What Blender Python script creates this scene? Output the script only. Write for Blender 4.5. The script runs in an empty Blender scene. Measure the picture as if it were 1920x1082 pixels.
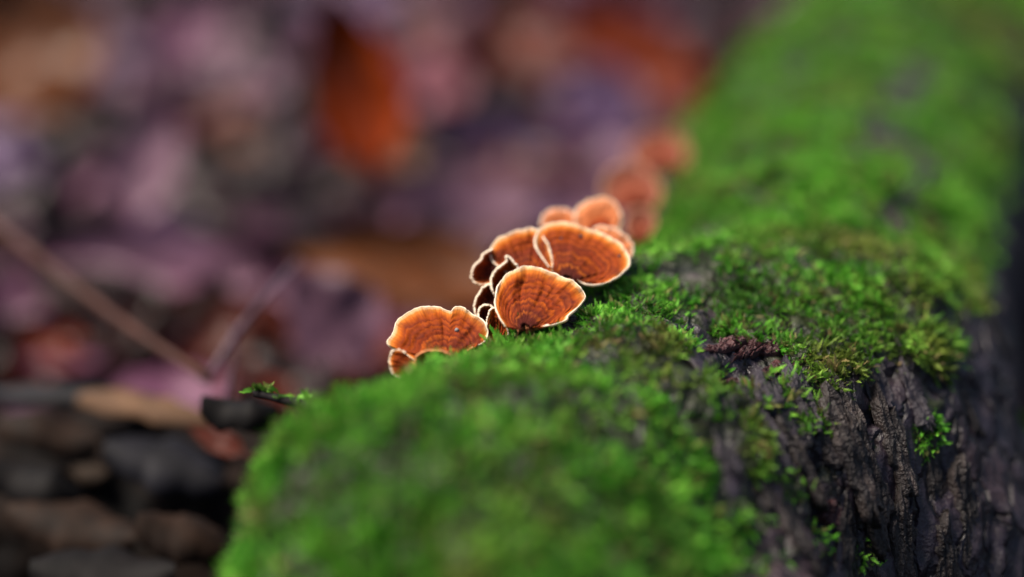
import bpy, math, random
import numpy as np
from mathutils import Vector, Matrix, Euler

random.seed(7)
RNG = np.random.default_rng(7)
PI = math.pi
S = 0.01                         # everything below is measured in centimetres
scene = bpy.context.scene
C = scene.collection

# ------------------------------------------------------------------ camera, sky, sun, exposure
PITCH = math.radians(20.0)
CAM_H = 39.0                     # cm above the forest floor
FPX = 3388.0                     # focal length in pixels of a 1920 wide frame
cam_data = bpy.data.cameras.new('camera')
cam = bpy.data.objects.new('camera', cam_data)
C.objects.link(cam)
cam.location = (0, 0, CAM_H * S)
cam.rotation_euler = (PI / 2 - PITCH, 0, 0)
cam_data.sensor_width = 36.0
cam_data.lens = 36.0 * FPX / 1920.0
cam_data.clip_start = 0.01
cam_data.clip_end = 200.0
cam_data.dof.use_dof = True
cam_data.dof.focus_distance = 60.3 * S
cam_data.dof.aperture_fstop = 1.75
cam_data.dof.aperture_blades = 0
scene.camera = cam

SUN_EL, SUN_AZ = math.radians(62), math.radians(-84)     # azimuth from +Y (away from camera) towards -X
world = bpy.data.worlds.new('World')
scene.world = world
world.use_nodes = True
wn = world.node_tree
bg = wn.nodes['Background']
sky = wn.nodes.new('ShaderNodeTexSky')
sky.sky_type = 'NISHITA'
sky.sun_disc = False
sky.sun_elevation = SUN_EL
sky.sun_rotation = SUN_AZ
sky.air_density = 1.0
sky.dust_density = 2.0
wn.links.new(sky.outputs[0], bg.inputs[0])
bg.inputs[1].default_value = 0.052
sun_data = bpy.data.lights.new('sun', 'SUN')
sun_data.energy = 3.9
sun_data.angle = math.radians(26)
sun_data.color = (1.0, 0.90, 0.78)
sun = bpy.data.objects.new('sun', sun_data)
C.objects.link(sun)
sd = Vector((math.sin(SUN_AZ) * math.cos(SUN_EL), math.cos(SUN_AZ) * math.cos(SUN_EL), math.sin(SUN_EL)))
sun.rotation_euler = (-sd).to_track_quat('-Z', 'Y').to_euler()
scene.view_settings.view_transform = 'Standard'
scene.view_settings.look = 'None'
scene.view_settings.gamma = 1.0
scene.view_settings.exposure = 1.18
scene.view_settings.use_curve_mapping = False
scene.cycles.use_denoising = True
scene.cycles.max_bounces = 6
scene.cycles.transparent_max_bounces = 4

# ------------------------------------------------------------------ helpers
CP, SP = math.cos(PITCH), math.sin(PITCH)
def to_world(p):
    """camera-aligned centimetres (right, up, forward) -> world centimetres"""
    p = np.asarray(p, float)
    x, y, d = p[..., 0], p[..., 1], p[..., 2]
    return np.stack([x, y * SP + d * CP, CAM_H + y * CP - d * SP], -1)
def from_world(w):
    w = np.asarray(w, float)
    x, a, b = w[..., 0], w[..., 1], w[..., 2] - CAM_H
    return np.stack([x, a * SP + b * CP, a * CP - b * SP], -1)
def at(px, py, d):
    """world point (cm) seen at a photo pixel, d cm away"""
    px, py, d = np.asarray(px, float), np.asarray(py, float), np.asarray(d, float)
    return to_world(np.stack([(px - 960) / FPX * d, (541 - py) / FPX * d, d + 0 * px], -1))
def project(w):
    c = from_world(w)
    return 960 + FPX * c[..., 0] / c[..., 2], 541 - FPX * c[..., 1] / c[..., 2], c[..., 2]
def ground_depth(py, h):
    """depth at which the ray through row py reaches height h (cm)"""
    t = (541 - np.asarray(py, float)) / FPX
    return (CAM_H - h) / (SP - t * CP)

_P = RNG.permutation(512)
_P = np.concatenate([_P, _P, _P])
_G = RNG.normal(size=(512, 3)); _G /= np.linalg.norm(_G, axis=1)[:, None]
def perlin(p):
    p = np.asarray(p, float)
    i = np.floor(p).astype(int); f = p - i
    i &= 511
    u = f * f * f * (f * (f * 6 - 15) + 10)
    out = 0
    for dx in (0, 1):
        for dy in (0, 1):
            for dz in (0, 1):
                h = _P[_P[_P[(i[..., 0] + dx) & 511] + ((i[..., 1] + dy) & 511)] + ((i[..., 2] + dz) & 511)]
                g = _G[h & 511]
                dot = g[..., 0] * (f[..., 0] - dx) + g[..., 1] * (f[..., 1] - dy) + g[..., 2] * (f[..., 2] - dz)
                w = (u[..., 0] if dx else 1 - u[..., 0]) * (u[..., 1] if dy else 1 - u[..., 1]) * (u[..., 2] if dz else 1 - u[..., 2])
                out = out + w * dot
    return out * 1.5
def fbm(p, n=4):
    s, a = 0, 1.0
    for k in range(n):
        s = s + a * perlin(p * 2 ** k + 17.3 * k); a *= 0.5
    return s
def sstep(a, b, x):
    t = np.clip((x - a) / (b - a), 0, 1)
    return t * t * (3 - 2 * t)

def mesh_from(name, v, f, mat, uv=None, smooth=True):
    me = bpy.data.meshes.new(name)
    v = np.asarray(v, np.float32) * S
    if isinstance(f, np.ndarray):
        n = f.shape[1]
        me.vertices.add(len(v)); me.vertices.foreach_set('co', v.ravel())
        me.loops.add(f.size); me.loops.foreach_set('vertex_index', f.astype(np.int32).ravel())
        me.polygons.add(len(f)); me.polygons.foreach_set('loop_start', np.arange(0, f.size, n, dtype=np.int32))
    else:
        me.from_pydata(v.tolist(), [], f)
    me.update(calc_edges=True)
    if smooth:
        me.polygons.foreach_set('use_smooth', np.ones(len(me.polygons), bool))
    if uv is not None:
        lay = me.uv_layers.new(name='UVMap')
        idx = np.empty(len(me.loops), np.int32); me.loops.foreach_get('vertex_index', idx)
        lay.data.foreach_set('uv', np.asarray(uv, np.float32)[idx].ravel())
    if mat: me.materials.append(mat)
    return me
def link(name, me, parent=None):
    o = bpy.data.objects.new(name, me)
    C.objects.link(o)
    if parent is not None: o.parent = parent
    return o
def tag(o, label=None, cat=None, group=None, kind=None):
    if label: o['label'] = label
    if cat: o['category'] = cat
    if group: o['group'] = group
    if kind: o['kind'] = kind
    return o
def grid_faces(nr, nc, wrap=False):
    f = []
    r = np.arange(nr - 1)[:, None]
    c = np.arange(nc if wrap else nc - 1)[None, :]
    c1 = (c + 1) % nc
    return np.stack([r * nc + c, r * nc + c1, (r + 1) * nc + c1, (r + 1) * nc + c], -1).reshape(-1, 4)
def catmull(pts, n):
    p = np.asarray(pts, float)
    q = np.concatenate([[2 * p[0] - p[1]], p, [2 * p[-1] - p[-2]]])
    seg = np.linalg.norm(np.diff(p, axis=0), axis=1)
    cum = np.concatenate([[0], np.cumsum(seg)])
    s = np.linspace(0, cum[-1], n)
    k = np.clip(np.searchsorted(cum, s, 'right') - 1, 0, len(p) - 2)
    t = ((s - cum[k]) / np.maximum(seg[k], 1e-9))[:, None]
    a, b, c_, d = q[k], q[k + 1], q[k + 2], q[k + 3]
    return 0.5 * (2 * b + (c_ - a) * t + (2 * a - 5 * b + 4 * c_ - d) * t ** 2 + (3 * b - a - 3 * c_ + d) * t ** 3)
def tube(path, rad, n=8, noise=0.0):
    path = np.asarray(path, float); m = len(path)
    rad = np.broadcast_to(np.asarray(rad, float), (m,))
    t = np.gradient(path, axis=0); t /= np.linalg.norm(t, axis=1)[:, None]
    up = np.array([0.31, 0.22, 0.93])
    a = np.cross(t, up); a /= np.linalg.norm(a, axis=1)[:, None]
    b = np.cross(t, a)
    th = np.linspace(0, 2 * PI, n, endpoint=False)
    v = path[:, None] + rad[:, None, None] * (np.cos(th)[None, :, None] * a[:, None] + np.sin(th)[None, :, None] * b[:, None])
    if noise:
        v = v + noise * fbm(v * 0.8, 3)[..., None] * (v - path[:, None]) / np.maximum(rad[:, None, None], 1e-6)
    v = v.reshape(-1, 3)
    f = [tuple(q) for q in grid_faces(m, n, True).tolist()]
    f.append(tuple(range(n))[::-1]); f.append(tuple(range((m - 1) * n, m * n)))
    return v, f

# ------------------------------------------------------------------ materials
class NT:
    def __init__(self, name):
        self.m = bpy.data.materials.new(name); self.m.use_nodes = True
        self.t = self.m.node_tree
        self.out = self.t.nodes['Material Output']
        self.b = self.t.nodes['Principled BSDF']
    def n(self, typ, **kw):
        x = self.t.nodes.new(typ)
        for k, v in kw.items():
            if k in x.inputs: x.inputs[k].default_value = v
            else: setattr(x, k, v)
        return x
    def l(self, a, b): self.t.links.new(a, b)
    def pos(self): return self.n('ShaderNodeNewGeometry').outputs['Position']
    def noise(self, scale, vec=None, detail=4, rough=0.6):
        x = self.n('ShaderNodeTexNoise'); x.inputs['Scale'].default_value = scale
        x.inputs['Detail'].default_value = detail; x.inputs['Roughness'].default_value = rough
        if vec is not None: self.l(vec, x.inputs['Vector'])
        return x.outputs['Fac']
    def ramp(self, fac, stops, interp='LINEAR'):
        r = self.n('ShaderNodeValToRGB'); cr = r.color_ramp; cr.interpolation = interp
        while len(cr.elements) < len(stops): cr.elements.new(0.5)
        for e, (p, c) in zip(cr.elements, stops):
            e.position = p; e.color = (*c, 1) if len(c) == 3 else c
        self.l(fac, r.inputs[0]); return r.outputs[0]
    def mix(self, fac, a, b, mode='MIX'):
        x = self.n('ShaderNodeMix', data_type='RGBA', blend_type=mode)
        for s, v in ((x.inputs[0], fac), (x.inputs[6], a), (x.inputs[7], b)):
            if hasattr(v, 'is_linked') or hasattr(v, 'links'): self.l(v, s)
            else: s.default_value = v if not isinstance(v, tuple) else (*v, 1)
        return x.outputs[2]
    def math(self, op, a, b=0.0, c=None):
        x = self.n('ShaderNodeMath', operation=op)
        for s, v in zip(x.inputs, (a, b, c)):
            if v is None: continue
            if hasattr(v, 'links'): self.l(v, s)
            else: s.default_value = v
        return x.outputs[0]
    def bump(self, h, strength, dist):
        x = self.n('ShaderNodeBump'); x.inputs['Strength'].default_value = strength; x.inputs['Distance'].default_value = dist
        self.l(h, x.inputs['Height']); self.l(x.outputs[0], self.b.inputs['Normal'])
    def translucent(self, col, fac):
        tr = self.n('ShaderNodeBsdfTranslucent'); self.l(col, tr.inputs[0])
        mx = self.n('ShaderNodeMixShader'); mx.inputs[0].default_value = fac
        self.l(self.b.outputs[0], mx.inputs[1]); self.l(tr.outputs[0], mx.inputs[2]); self.l(mx.outputs[0], self.out.inputs[0])

def mat_bark():
    k = NT('bark')
    pos = k.pos()
    n1 = k.noise(45, pos, 6, 0.65); n2 = k.noise(14, pos, 4); n3 = k.noise(300, pos, 4, 0.7)
    c = k.ramp(n1, [(0.30, (0.004, 0.003, 0.004)), (0.48, (0.014, 0.009, 0.013)), (0.60, (0.036, 0.025, 0.037)), (0.75, (0.10, 0.078, 0.098))])
    c = k.mix(k.ramp(n2, [(0.52, (0, 0, 0)), (0.68, (1, 1, 1))]), c, (0.065, 0.028, 0.022))
    c = k.mix(0.5, c, k.ramp(n3, [(0.3, (0.010, 0.007, 0.010)), (0.7, (0.062, 0.046, 0.060))]))
    # under the moss: dark green-brown humus, from the mask painted on the mesh
    a = k.n('ShaderNodeAttribute', attribute_name='moss')
    c = k.mix(a.outputs['Fac'], c, k.ramp(n1, [(0.35, (0.010, 0.014, 0.005)), (0.7, (0.030, 0.036, 0.010))]))
    # fissures between the scales of the bark, longer along the grain
    mp = k.n('ShaderNodeMapping'); mp.inputs['Rotation'].default_value = (0.35, 0.15, -0.2); mp.inputs['Scale'].default_value = (1.0, 0.6, 0.45)
    wv = k.n('ShaderNodeTexNoise'); wv.inputs['Scale'].default_value = 120; wv.inputs['Detail'].default_value = 3; k.l(pos, wv.inputs['Vector'])
    va = k.n('ShaderNodeVectorMath', operation='MULTIPLY_ADD'); k.l(wv.outputs['Color'], va.inputs[0]); va.inputs[1].default_value = (0.008, 0.008, 0.008); k.l(pos, va.inputs[2])
    k.l(va.outputs[0], mp.inputs[0])
    vo = k.n('ShaderNodeTexVoronoi', feature='DISTANCE_TO_EDGE'); vo.inputs['Scale'].default_value = 85; k.l(mp.outputs[0], vo.inputs['Vector'])
    crack = k.ramp(vo.outputs['Distance'], [(0.0, (0, 0, 0)), (0.10, (1, 1, 1))])
    c = k.mix(k.math('MULTIPLY', k.math('SUBTRACT', 1.0, crack), 0.85), c, (0.006, 0.004, 0.005))
    k.l(c, k.b.inputs['Base Color'])
    k.b.inputs['Roughness'].default_value = 0.42
    k.b.inputs['Specular IOR Level'].default_value = 0.4
    k.bump(k.math('ADD', k.math('ADD', n1, k.math('MULTIPLY', n3, 0.5)), k.math('MULTIPLY', crack, 0.6)), 1.0, 0.003)
    return k.m
def mat_plate(name, c0, c1, c2):
    k = NT(name)
    tc = k.n('ShaderNodeTexCoord')
    mp = k.n('ShaderNodeMapping'); mp.inputs['Scale'].default_value = (1.0, 0.35, 1.0)
    k.l(tc.outputs['Object'], mp.inputs[0])
    n1 = k.noise(160, mp.outputs[0], 6, 0.7); n2 = k.noise(600, k.pos(), 3)
    c = k.ramp(n1, [(0.3, c0), (0.5, c1), (0.72, c2)])
    k.l(c, k.b.inputs['Base Color']); k.b.inputs['Roughness'].default_value = 0.45; k.b.inputs['Specular IOR Level'].default_value = 0.4
    k.bump(k.math('ADD', n1, k.math('MULTIPLY', n2, 0.5)), 1.0, 0.003)
    return k.m
def mat_moss():
    k = NT('moss')
    pos = k.pos()
    big = k.noise(16, pos, 3, 0.55); mid = k.mix(0.45, k.noise(75, pos, 3, 0.6), k.noise(330, pos, 2, 0.6))
    uvn = k.n('ShaderNodeUVMap'); sep = k.n('ShaderNodeSeparateXYZ'); k.l(uvn.outputs[0], sep.inputs[0])
    green = k.ramp(mid, [(0.30, (0.010, 0.070, 0.008)), (0.44, (0.068, 0.300, 0.018)), (0.62, (0.27, 0.62, 0.075))])
    olive = k.ramp(mid, [(0.35, (0.095, 0.095, 0.016)), (0.65, (0.30, 0.28, 0.070))])
    c = k.mix(k.ramp(big, [(0.53, (0, 0, 0)), (0.68, (0.75, 0.75, 0.75))]), green, olive)
    deep = k.noise(38, pos, 3, 0.6)
    c = k.mix(k.ramp(deep, [(0.50, (0, 0, 0)), (0.64, (0.75, 0.75, 0.75))]), c, (0.020, 0.085, 0.012))
    dead = k.noise(55, pos, 4, 0.7)
    c = k.mix(k.ramp(dead, [(0.56, (0, 0, 0)), (0.66, (0.85, 0.85, 0.85))]), c, (0.115, 0.085, 0.030))
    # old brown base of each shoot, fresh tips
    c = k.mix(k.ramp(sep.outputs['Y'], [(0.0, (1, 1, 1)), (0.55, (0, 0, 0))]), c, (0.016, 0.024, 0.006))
    c = k.mix(k.ramp(sep.outputs['X'], [(0.80, (0, 0, 0)), (0.9, (0.7, 0.7, 0.7))]), c, (0.26, 0.17, 0.085))   # withered shoots
    k.l(c, k.b.inputs['Base Color'])
    k.b.inputs['Roughness'].default_value = 0.5
    k.b.inputs['Specular IOR Level'].default_value = 0.12
    k.translucent(c, 0.22)
    return k.m
def mat_cap(name, pale=False, dark=False, warm=False):
    k = NT(name)
    uvn = k.n('ShaderNodeUVMap'); sep = k.n('ShaderNodeSeparateXYZ'); k.l(uvn.outputs[0], sep.inputs[0])
    pos = k.pos()
    cu = k.n('ShaderNodeCombineXYZ'); oi = k.n('ShaderNodeObjectInfo')
    k.l(k.math('MULTIPLY', sep.outputs['X'], 3.2), cu.inputs[0]); k.l(k.math('MULTIPLY', sep.outputs['Y'], 2.2), cu.inputs[1]); k.l(k.math('MULTIPLY', oi.outputs['Random'], 40.0), cu.inputs[2])
    w1 = k.noise(1.0, cu.outputs[0], 3, 0.55); w2 = k.noise(5.0, cu.outputs[0], 3, 0.6); w3 = k.noise(2.2, cu.outputs[0], 2, 0.5)
    off = k.math('ADD', k.math('MULTIPLY', k.math('SUBTRACT', w1, 0.5), 0.26), k.math('MULTIPLY', k.math('SUBTRACT', w2, 0.5), 0.09))
    edge = k.ramp(sep.outputs['Y'], [(0.80, (1, 1, 1)), (0.97, (0.12, 0.12, 0.12))])
    v = k.math('ADD', sep.outputs['Y'], k.math('MULTIPLY', off, edge))
    zone = k.ramp(v, [(0.0, (0.022, 0.005, 0.006)), (0.12, (0.060, 0.008, 0.007)), (0.18, (0.42, 0.100, 0.010)), (0.22, (0.070, 0.009, 0.006)),
                      (0.31, (0.30, 0.050, 0.006)), (0.34, (0.085, 0.011, 0.005)), (0.42, (0.46, 0.090, 0.006)), (0.45, (0.12, 0.015, 0.005)), (0.52, (0.30, 0.042, 0.005)), (0.55, (0.11, 0.014, 0.005)),
                      (0.62, (0.42, 0.074, 0.005)), (0.66, (0.13, 0.016, 0.004)), (0.74, (0.42, 0.075, 0.005)), (0.77, (0.16, 0.021, 0.004)), (0.86, (0.50, 0.100, 0.006)), (0.935, (0.66, 0.22, 0.030)), (0.975, (0.85, 0.58, 0.30))])
    # some bands fade out along their length
    zone = k.mix(k.ramp(w3, [(0.48, (0, 0, 0)), (0.66, (0.75, 0.75, 0.75))]), zone, k.ramp(sep.outputs['Y'], [(0.0, (0.04, 0.007, 0.007)), (0.35, (0.17, 0.024, 0.006)), (0.8, (0.34, 0.054, 0.005)), (0.93, (0.62, 0.18, 0.025)), (0.98, (0.85, 0.56, 0.28))]))
    if dark:
        zone = k.ramp(v, [(0.0, (0.040, 0.010, 0.014)), (0.45, (0.11, 0.024, 0.018)), (0.6, (0.22, 0.042, 0.014)), (0.75, (0.26, 0.052, 0.014)), (0.9, (0.36, 0.085, 0.02)), (0.97, (0.7, 0.35, 0.14))])
    if pale:
        zone = k.ramp(v, [(0.0, (0.08, 0.014, 0.009)), (0.30, (0.15, 0.024, 0.010)), (0.42, (0.30, 0.084, 0.044)), (0.65, (0.33, 0.105, 0.062)), (0.95, (0.32, 0.13, 0.095))])
    if warm:
        zone = k.ramp(v, [(0.0, (0.20, 0.026, 0.006)), (0.34, (0.42, 0.060, 0.008)), (0.46, (0.66, 0.19, 0.060)), (0.9, (0.74, 0.27, 0.11)), (0.98, (0.8, 0.45, 0.25))])
    # silky radial fibres
    cmb = k.n('ShaderNodeCombineXYZ'); k.l(k.math('MULTIPLY', sep.outputs['X'], 1.0), cmb.inputs[0]); k.l(k.math('MULTIPLY', sep.outputs['Y'], 0.05), cmb.inputs[1])
    fib = k.noise(60, cmb.outputs[0], 3, 0.6)
    c = k.mix(k.ramp(fib, [(0.35, (0.45, 0.45, 0.45)), (0.6, (0, 0, 0))]), zone, (0.20, 0.035, 0.010))
    blot = k.noise(90, pos, 3, 0.6)
    c = k.mix(k.ramp(blot, [(0.52, (0, 0, 0)), (0.68, (0.75, 0.75, 0.75))]), c, (0.10, 0.016, 0.010))
    k.l(c, k.b.inputs['Base Color'])
    k.b.inputs['Roughness'].default_value = 0.7
    k.b.inputs['Specular IOR Level'].default_value = 0.1
    k.b.inputs['Sheen Weight'].default_value = 0.0
    fine = k.noise(900, pos, 2)
    k.bump(k.math('ADD', fib, k.math('MULTIPLY', fine, 0.5)), 0.5, 0.0004)
    k.translucent(c, 0.28)
    return k.m
def mat_plain(name, col, rough=0.6, var=0.35, scale=120, trans=0.0, bump=0.3, c2=None):
    k = NT(name)
    n = k.noise(scale, k.pos(), 4, 0.6)
    lo = tuple(x * (1 - var) for x in col); hi = tuple(min(1, x * (1 + var)) for x in col) if c2 is None else c2
    c = k.ramp(n, [(0.32, lo), (0.68, hi)])
    k.l(c, k.b.inputs['Base Color']); k.b.inputs['Roughness'].default_value = rough; k.b.inputs['Specular IOR Level'].default_value = 0.12
    if bump: k.bump(n, bump, 0.001)
    if trans: k.translucent(c, trans)
    return k.m
def mat_leaf(name, col, var=0.35, rough=0.42):
    k = NT(name)
    uvn = k.n('ShaderNodeUVMap'); sep = k.n('ShaderNodeSeparateXYZ'); k.l(uvn.outputs[0], sep.inputs[0])
    oi = k.n('ShaderNodeObjectInfo')
    n = k.noise(40, k.pos(), 5, 0.6)
    c = k.ramp(n, [(0.28, tuple(x * (1 - var * 1.3) for x in col)), (0.5, col), (0.72, tuple(x * (1 + var) for x in col))])
    hsv = k.n('ShaderNodeHueSaturation'); k.l(c, hsv.inputs['Color'])
    k.l(k.math('MULTIPLY_ADD', oi.outputs['Random'], 0.6, 0.65), hsv.inputs['Value'])
    k.l(k.math('MULTIPLY_ADD', oi.outputs['Random'], 0.0, 0.5), hsv.inputs['Hue'])
    # side veins
    dist = k.math('ABSOLUTE', k.math('SUBTRACT', sep.outputs['X'], 0.5))
    s = k.math('SINE', k.math('MULTIPLY', k.math('SUBTRACT', sep.outputs['Y'], k.math('MULTIPLY', dist, 0.5)), 75.0))
    vein = k.ramp(s, [(0.86, (0, 0, 0)), (1.0, (0.5, 0.5, 0.5))])
    c = k.mix(vein, hsv.outputs[0], tuple(min(1, x * 1.8) for x in col))
    k.l(c, k.b.inputs['Base Color']); k.b.inputs['Roughness'].default_value = rough; k.b.inputs['Specular IOR Level'].default_value = 0.22
    k.bump(k.math('ADD', n, k.math('MULTIPLY', s, 0.2)), 0.4, 0.001)
    k.translucent(c, 0.12)
    return k.m

M_BARK = mat_bark()
M_MOSS = mat_moss()
M_CAP = mat_cap('fungus_cap')
M_CAP_WARM = mat_cap('warm_fungus_cap', warm=True)
M_CAP_DARK = mat_cap('dark_fungus_cap', False, True)
M_CAP_PALE = mat_cap('pale_fungus_cap', True)
M_RIM_PALE = mat_plain('pale_fungus_margin', (0.62, 0.33, 0.20), 0.6, 0.14, 300, 0.35, 0.2)
M_RIM = mat_plain('fungus_margin', (0.88, 0.76, 0.60), 0.6, 0.10, 300, 0.35, 0.2)
M_UNDER = mat_plain('fungus_underside', (0.50, 0.20, 0.085), 0.7, 0.25, 200, 0.2, 0.3)
M_SPECK = mat_plain('dark_speck', (0.05, 0.045, 0.055), 0.6, 0.4, 400)
M_GREY = mat_plain('grey_speck', (0.26, 0.24, 0.24), 0.6, 0.3, 400)
M_PLATE = [mat_plate('bark_plate_grey', (0.008, 0.006, 0.009), (0.026, 0.020, 0.028), (0.075, 0.060, 0.072)),
           mat_plate('bark_plate_brown', (0.006, 0.004, 0.004), (0.020, 0.014, 0.013), (0.055, 0.038, 0.033)),
           mat_plate('bark_plate_red', (0.014, 0.005, 0.006), (0.060, 0.017, 0.018), (0.15, 0.05, 0.045))]
M_SOIL = mat_plain('forest_soil', (0.006, 0.005, 0.006), 0.9, 0.5, 25)

# ------------------------------------------------------------------ ground
def ground_h(x, y):
    p = np.stack([x * 0.05, y * 0.05, 0 * x + 3.1], -1)
    near = np.exp(-((x * x + (y - 60) ** 2) / 300.0 ** 2))
    return (2.2 * fbm(p, 4)) * (0.4 + 0.6 * near)
xs = np.concatenate([np.linspace(-3000, -180, 20), np.linspace(-170, 200, 150), np.linspace(215, 3000, 20)])
ys = np.concatenate([np.linspace(-1500, -60, 14), np.linspace(-50, 330, 150), np.linspace(345, 6000, 26)])
gx, gy = np.meshgrid(xs, ys)
gv = np.stack([gx, gy, ground_h(gx, gy)], -1).reshape(-1, 3)
g = link('ground', mesh_from('ground', gv, grid_faces(len(ys), len(xs)), M_SOIL))
tag(g, kind='structure')

# ------------------------------------------------------------------ the fallen log: a smooth body of round segments
# (right, up, forward, radius) in camera-aligned cm
LIMB = [(-2.6, -8.45, 53.8, 5.7), (3.0, -8.35, 61.4, 7.5), (10.0, -7.9, 69.2, 8.5)]
TRUNK = [(11.0, -6.6, 72, 8.9), (15.0, -1.0, 87, 8.9), (19.0, 4.8, 102, 9.6), (25.0, 8.6, 114, 11.5), (34.0, 13.0, 132, 13.5), (46, 18, 155, 15)]
ROOT = [(10.0, -7.9, 69.2, 8.4), (13.0, -14, 70.0, 8.8)]
KNOLL = [(1.9, -3.4, 63.4, 2.4), (4.9, -2.2, 66.2, 2.9)]
FRONT = [(-1.6, -11.2, 51.5, 5.4), (5.0, -13.6, 57.0, 6.6)]
SEGS = [np.array(s) for s in (LIMB, TRUNK, ROOT, FRONT, KNOLL)]
def sdf(p):
    ds = []
    for sg in SEGS:
        best = None
        for a, b in zip(sg[:-1], sg[1:]):
            ab = b[:3] - a[:3]
            t = np.clip(((p - a[:3]) @ ab) / (ab @ ab), 0, 1)
            d = np.linalg.norm(p - (a[:3] + t[:, None] * ab), axis=1) - (a[3] + t * (b[3] - a[3]))
            best = d if best is None else np.minimum(best, d)
        ds.append(best)
    k = 2.2
    out = ds[0]
    for d in ds[1:]:
        h = np.clip(0.5 + 0.5 * (d - out) / k, 0, 1)
        out = d * (1 - h) + out * h - k * h * (1 - h)
    return out
def grad(p, e=0.05):
    g = np.stack([sdf(p + np.eye(3)[i] * e) - sdf(p - np.eye(3)[i] * e) for i in range(3)], 1)
    return g / np.maximum(np.linalg.norm(g, axis=1)[:, None], 1e-9)

def seed_mesh():
    vs, fs, off = [], [], 0
    th = np.linspace(0, PI, 25); ph = np.linspace(0, 2 * PI, 48, endpoint=False)
    sp = np.stack([np.sin(th)[:, None] * np.cos(ph), np.sin(th)[:, None] * np.sin(ph), np.cos(th)[:, None] + 0 * ph], -1).reshape(-1, 3)
    sf = grid_faces(25, 48, True)
    for sg in SEGS:
        for a, b in zip(sg[:-1], sg[1:]):
            n = max(2, int(np.linalg.norm(b[:3] - a[:3]) / 1.6))
            for t in np.linspace(0, 1, n):
                c = a + t * (b - a)
                vs.append(c[:3] + sp * c[3]); fs.append(sf + off); off += len(sp)
    return np.concatenate(vs), np.concatenate(fs)
VOX = 0.145
sv, sf = seed_mesh()
tmp_me = mesh_from('seed', sv, sf, None)
tmp = link('seed', tmp_me)
rm = tmp.modifiers.new('r', 'REMESH'); rm.mode = 'VOXEL'; rm.voxel_size = VOX * S
dg = bpy.context.evaluated_depsgraph_get()
em = tmp.evaluated_get(dg).to_mesh()
LV = np.empty(len(em.vertices) * 3, np.float32); em.vertices.foreach_get('co', LV); LV = LV.reshape(-1, 3).astype(float) / S
LF = np.empty(len(em.loops), np.int32); em.loops.foreach_get('vertex_index', LF)
LF = LF.reshape(-1, 4)
tmp.evaluated_get(dg).to_mesh_clear()
bpy.data.objects.remove(tmp); bpy.data.meshes.remove(tmp_me)
for _ in range(4):
    LV = LV - grad(LV) * sdf(LV)[:, None]
LN = grad(LV)

# moss or bare bark, judged on the surface itself
def inside(poly, x, y):
    poly = np.asarray(poly, float); res = np.zeros(len(x), bool)
    j = len(poly) - 1
    for i in range(len(poly)):
        xi, yi = poly[i]; xj, yj = poly[j]
        cnd = ((yi > y) != (yj > y)) & (x < (xj - xi) * (y - yi) / (yj - yi + 1e-12) + xi)
        res ^= cnd; j = i
    return res
BARK_POLY = [(1318, 560), (1350, 600), (1440, 628), (1500, 650), (1560, 705), (1610, 640), (1700, 690), (1775, 690), (1815, 610), (1840, 470), (1865, 330), (1905, 175),
             (2100, 230), (2300, 1300), (1330, 1300), (1395, 1000), (1375, 930), (1330, 880), (1365, 800), (1325, 740), (1300, 650)]
PATCHES = [(1505, 805, 48, 22), (1545, 770, 30, 18), (1465, 735, 42, 30), (1455, 970, 32, 18), (1415, 830, 40, 60), (1750, 780, 22, 60), (1430, 900, 40, 50),
           (1400, 1020, 30, 40), (1520, 690, 26, 30), (1490, 915, 30, 60), (1470, 1050, 40, 24)]
BARE = [(1685, 155, 62, 28), (1640, 235, 40, 20), (1695, 270, 30, 26), (1730, 330, 30, 24), (1325, 575, 22, 34), (1290, 520, 26, 14), (1700, 400, 40, 60)]
def moss_mask(p, n):
    w = to_world(p); px, py, d = project(w)
    nz = fbm(w * 0.22, 4); nz2 = fbm(w * 0.9 + 40, 3)
    wx, wy = px + 60 * nz * 0.6 + 18 * nz2, py + 60 * np.roll(nz, 0) * 0.5 - 18 * nz2
    bark = inside(BARK_POLY, wx, wy)
    pm = np.ones(len(px)); pm[bark] = 0
    for cx, cy, rx, ry in PATCHES:
        pm = np.maximum(pm, sstep(1.3, 0.7, np.hypot((wx - cx) / rx, (wy - cy) / ry)) * sstep(-0.45, 0.1, nz2 + 0.1))
    for cx, cy, rx, ry in BARE:
        pm = pm * (1 - 0.9 * sstep(1.2, 0.6, np.hypot((wx - cx) / rx, (wy - cy) / ry)))
    pm = np.maximum(pm, 0.75 * sstep(0.30, 0.55, fbm(w * 0.75 + 90, 3) + 0.25 * sstep(900, 600, py)) * sstep(1720, 1560, px))   # stray tufts on the bare bark
    # thin moss on the shaded lower flank of the near limb
    upn = n @ np.array([0, CP, -SP])
    low = sstep(-0.35, 0.1, upn + 0.25 * nz)
    facing = (n * (-p / np.linalg.norm(p, axis=1)[:, None])).sum(1) > -0.05
    pm = np.where(facing, pm * np.maximum(low, 0.0), sstep(-0.1, 0.35, upn + 0.3 * nz))
    return pm
MOSS = moss_mask(LV, LN)
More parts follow.
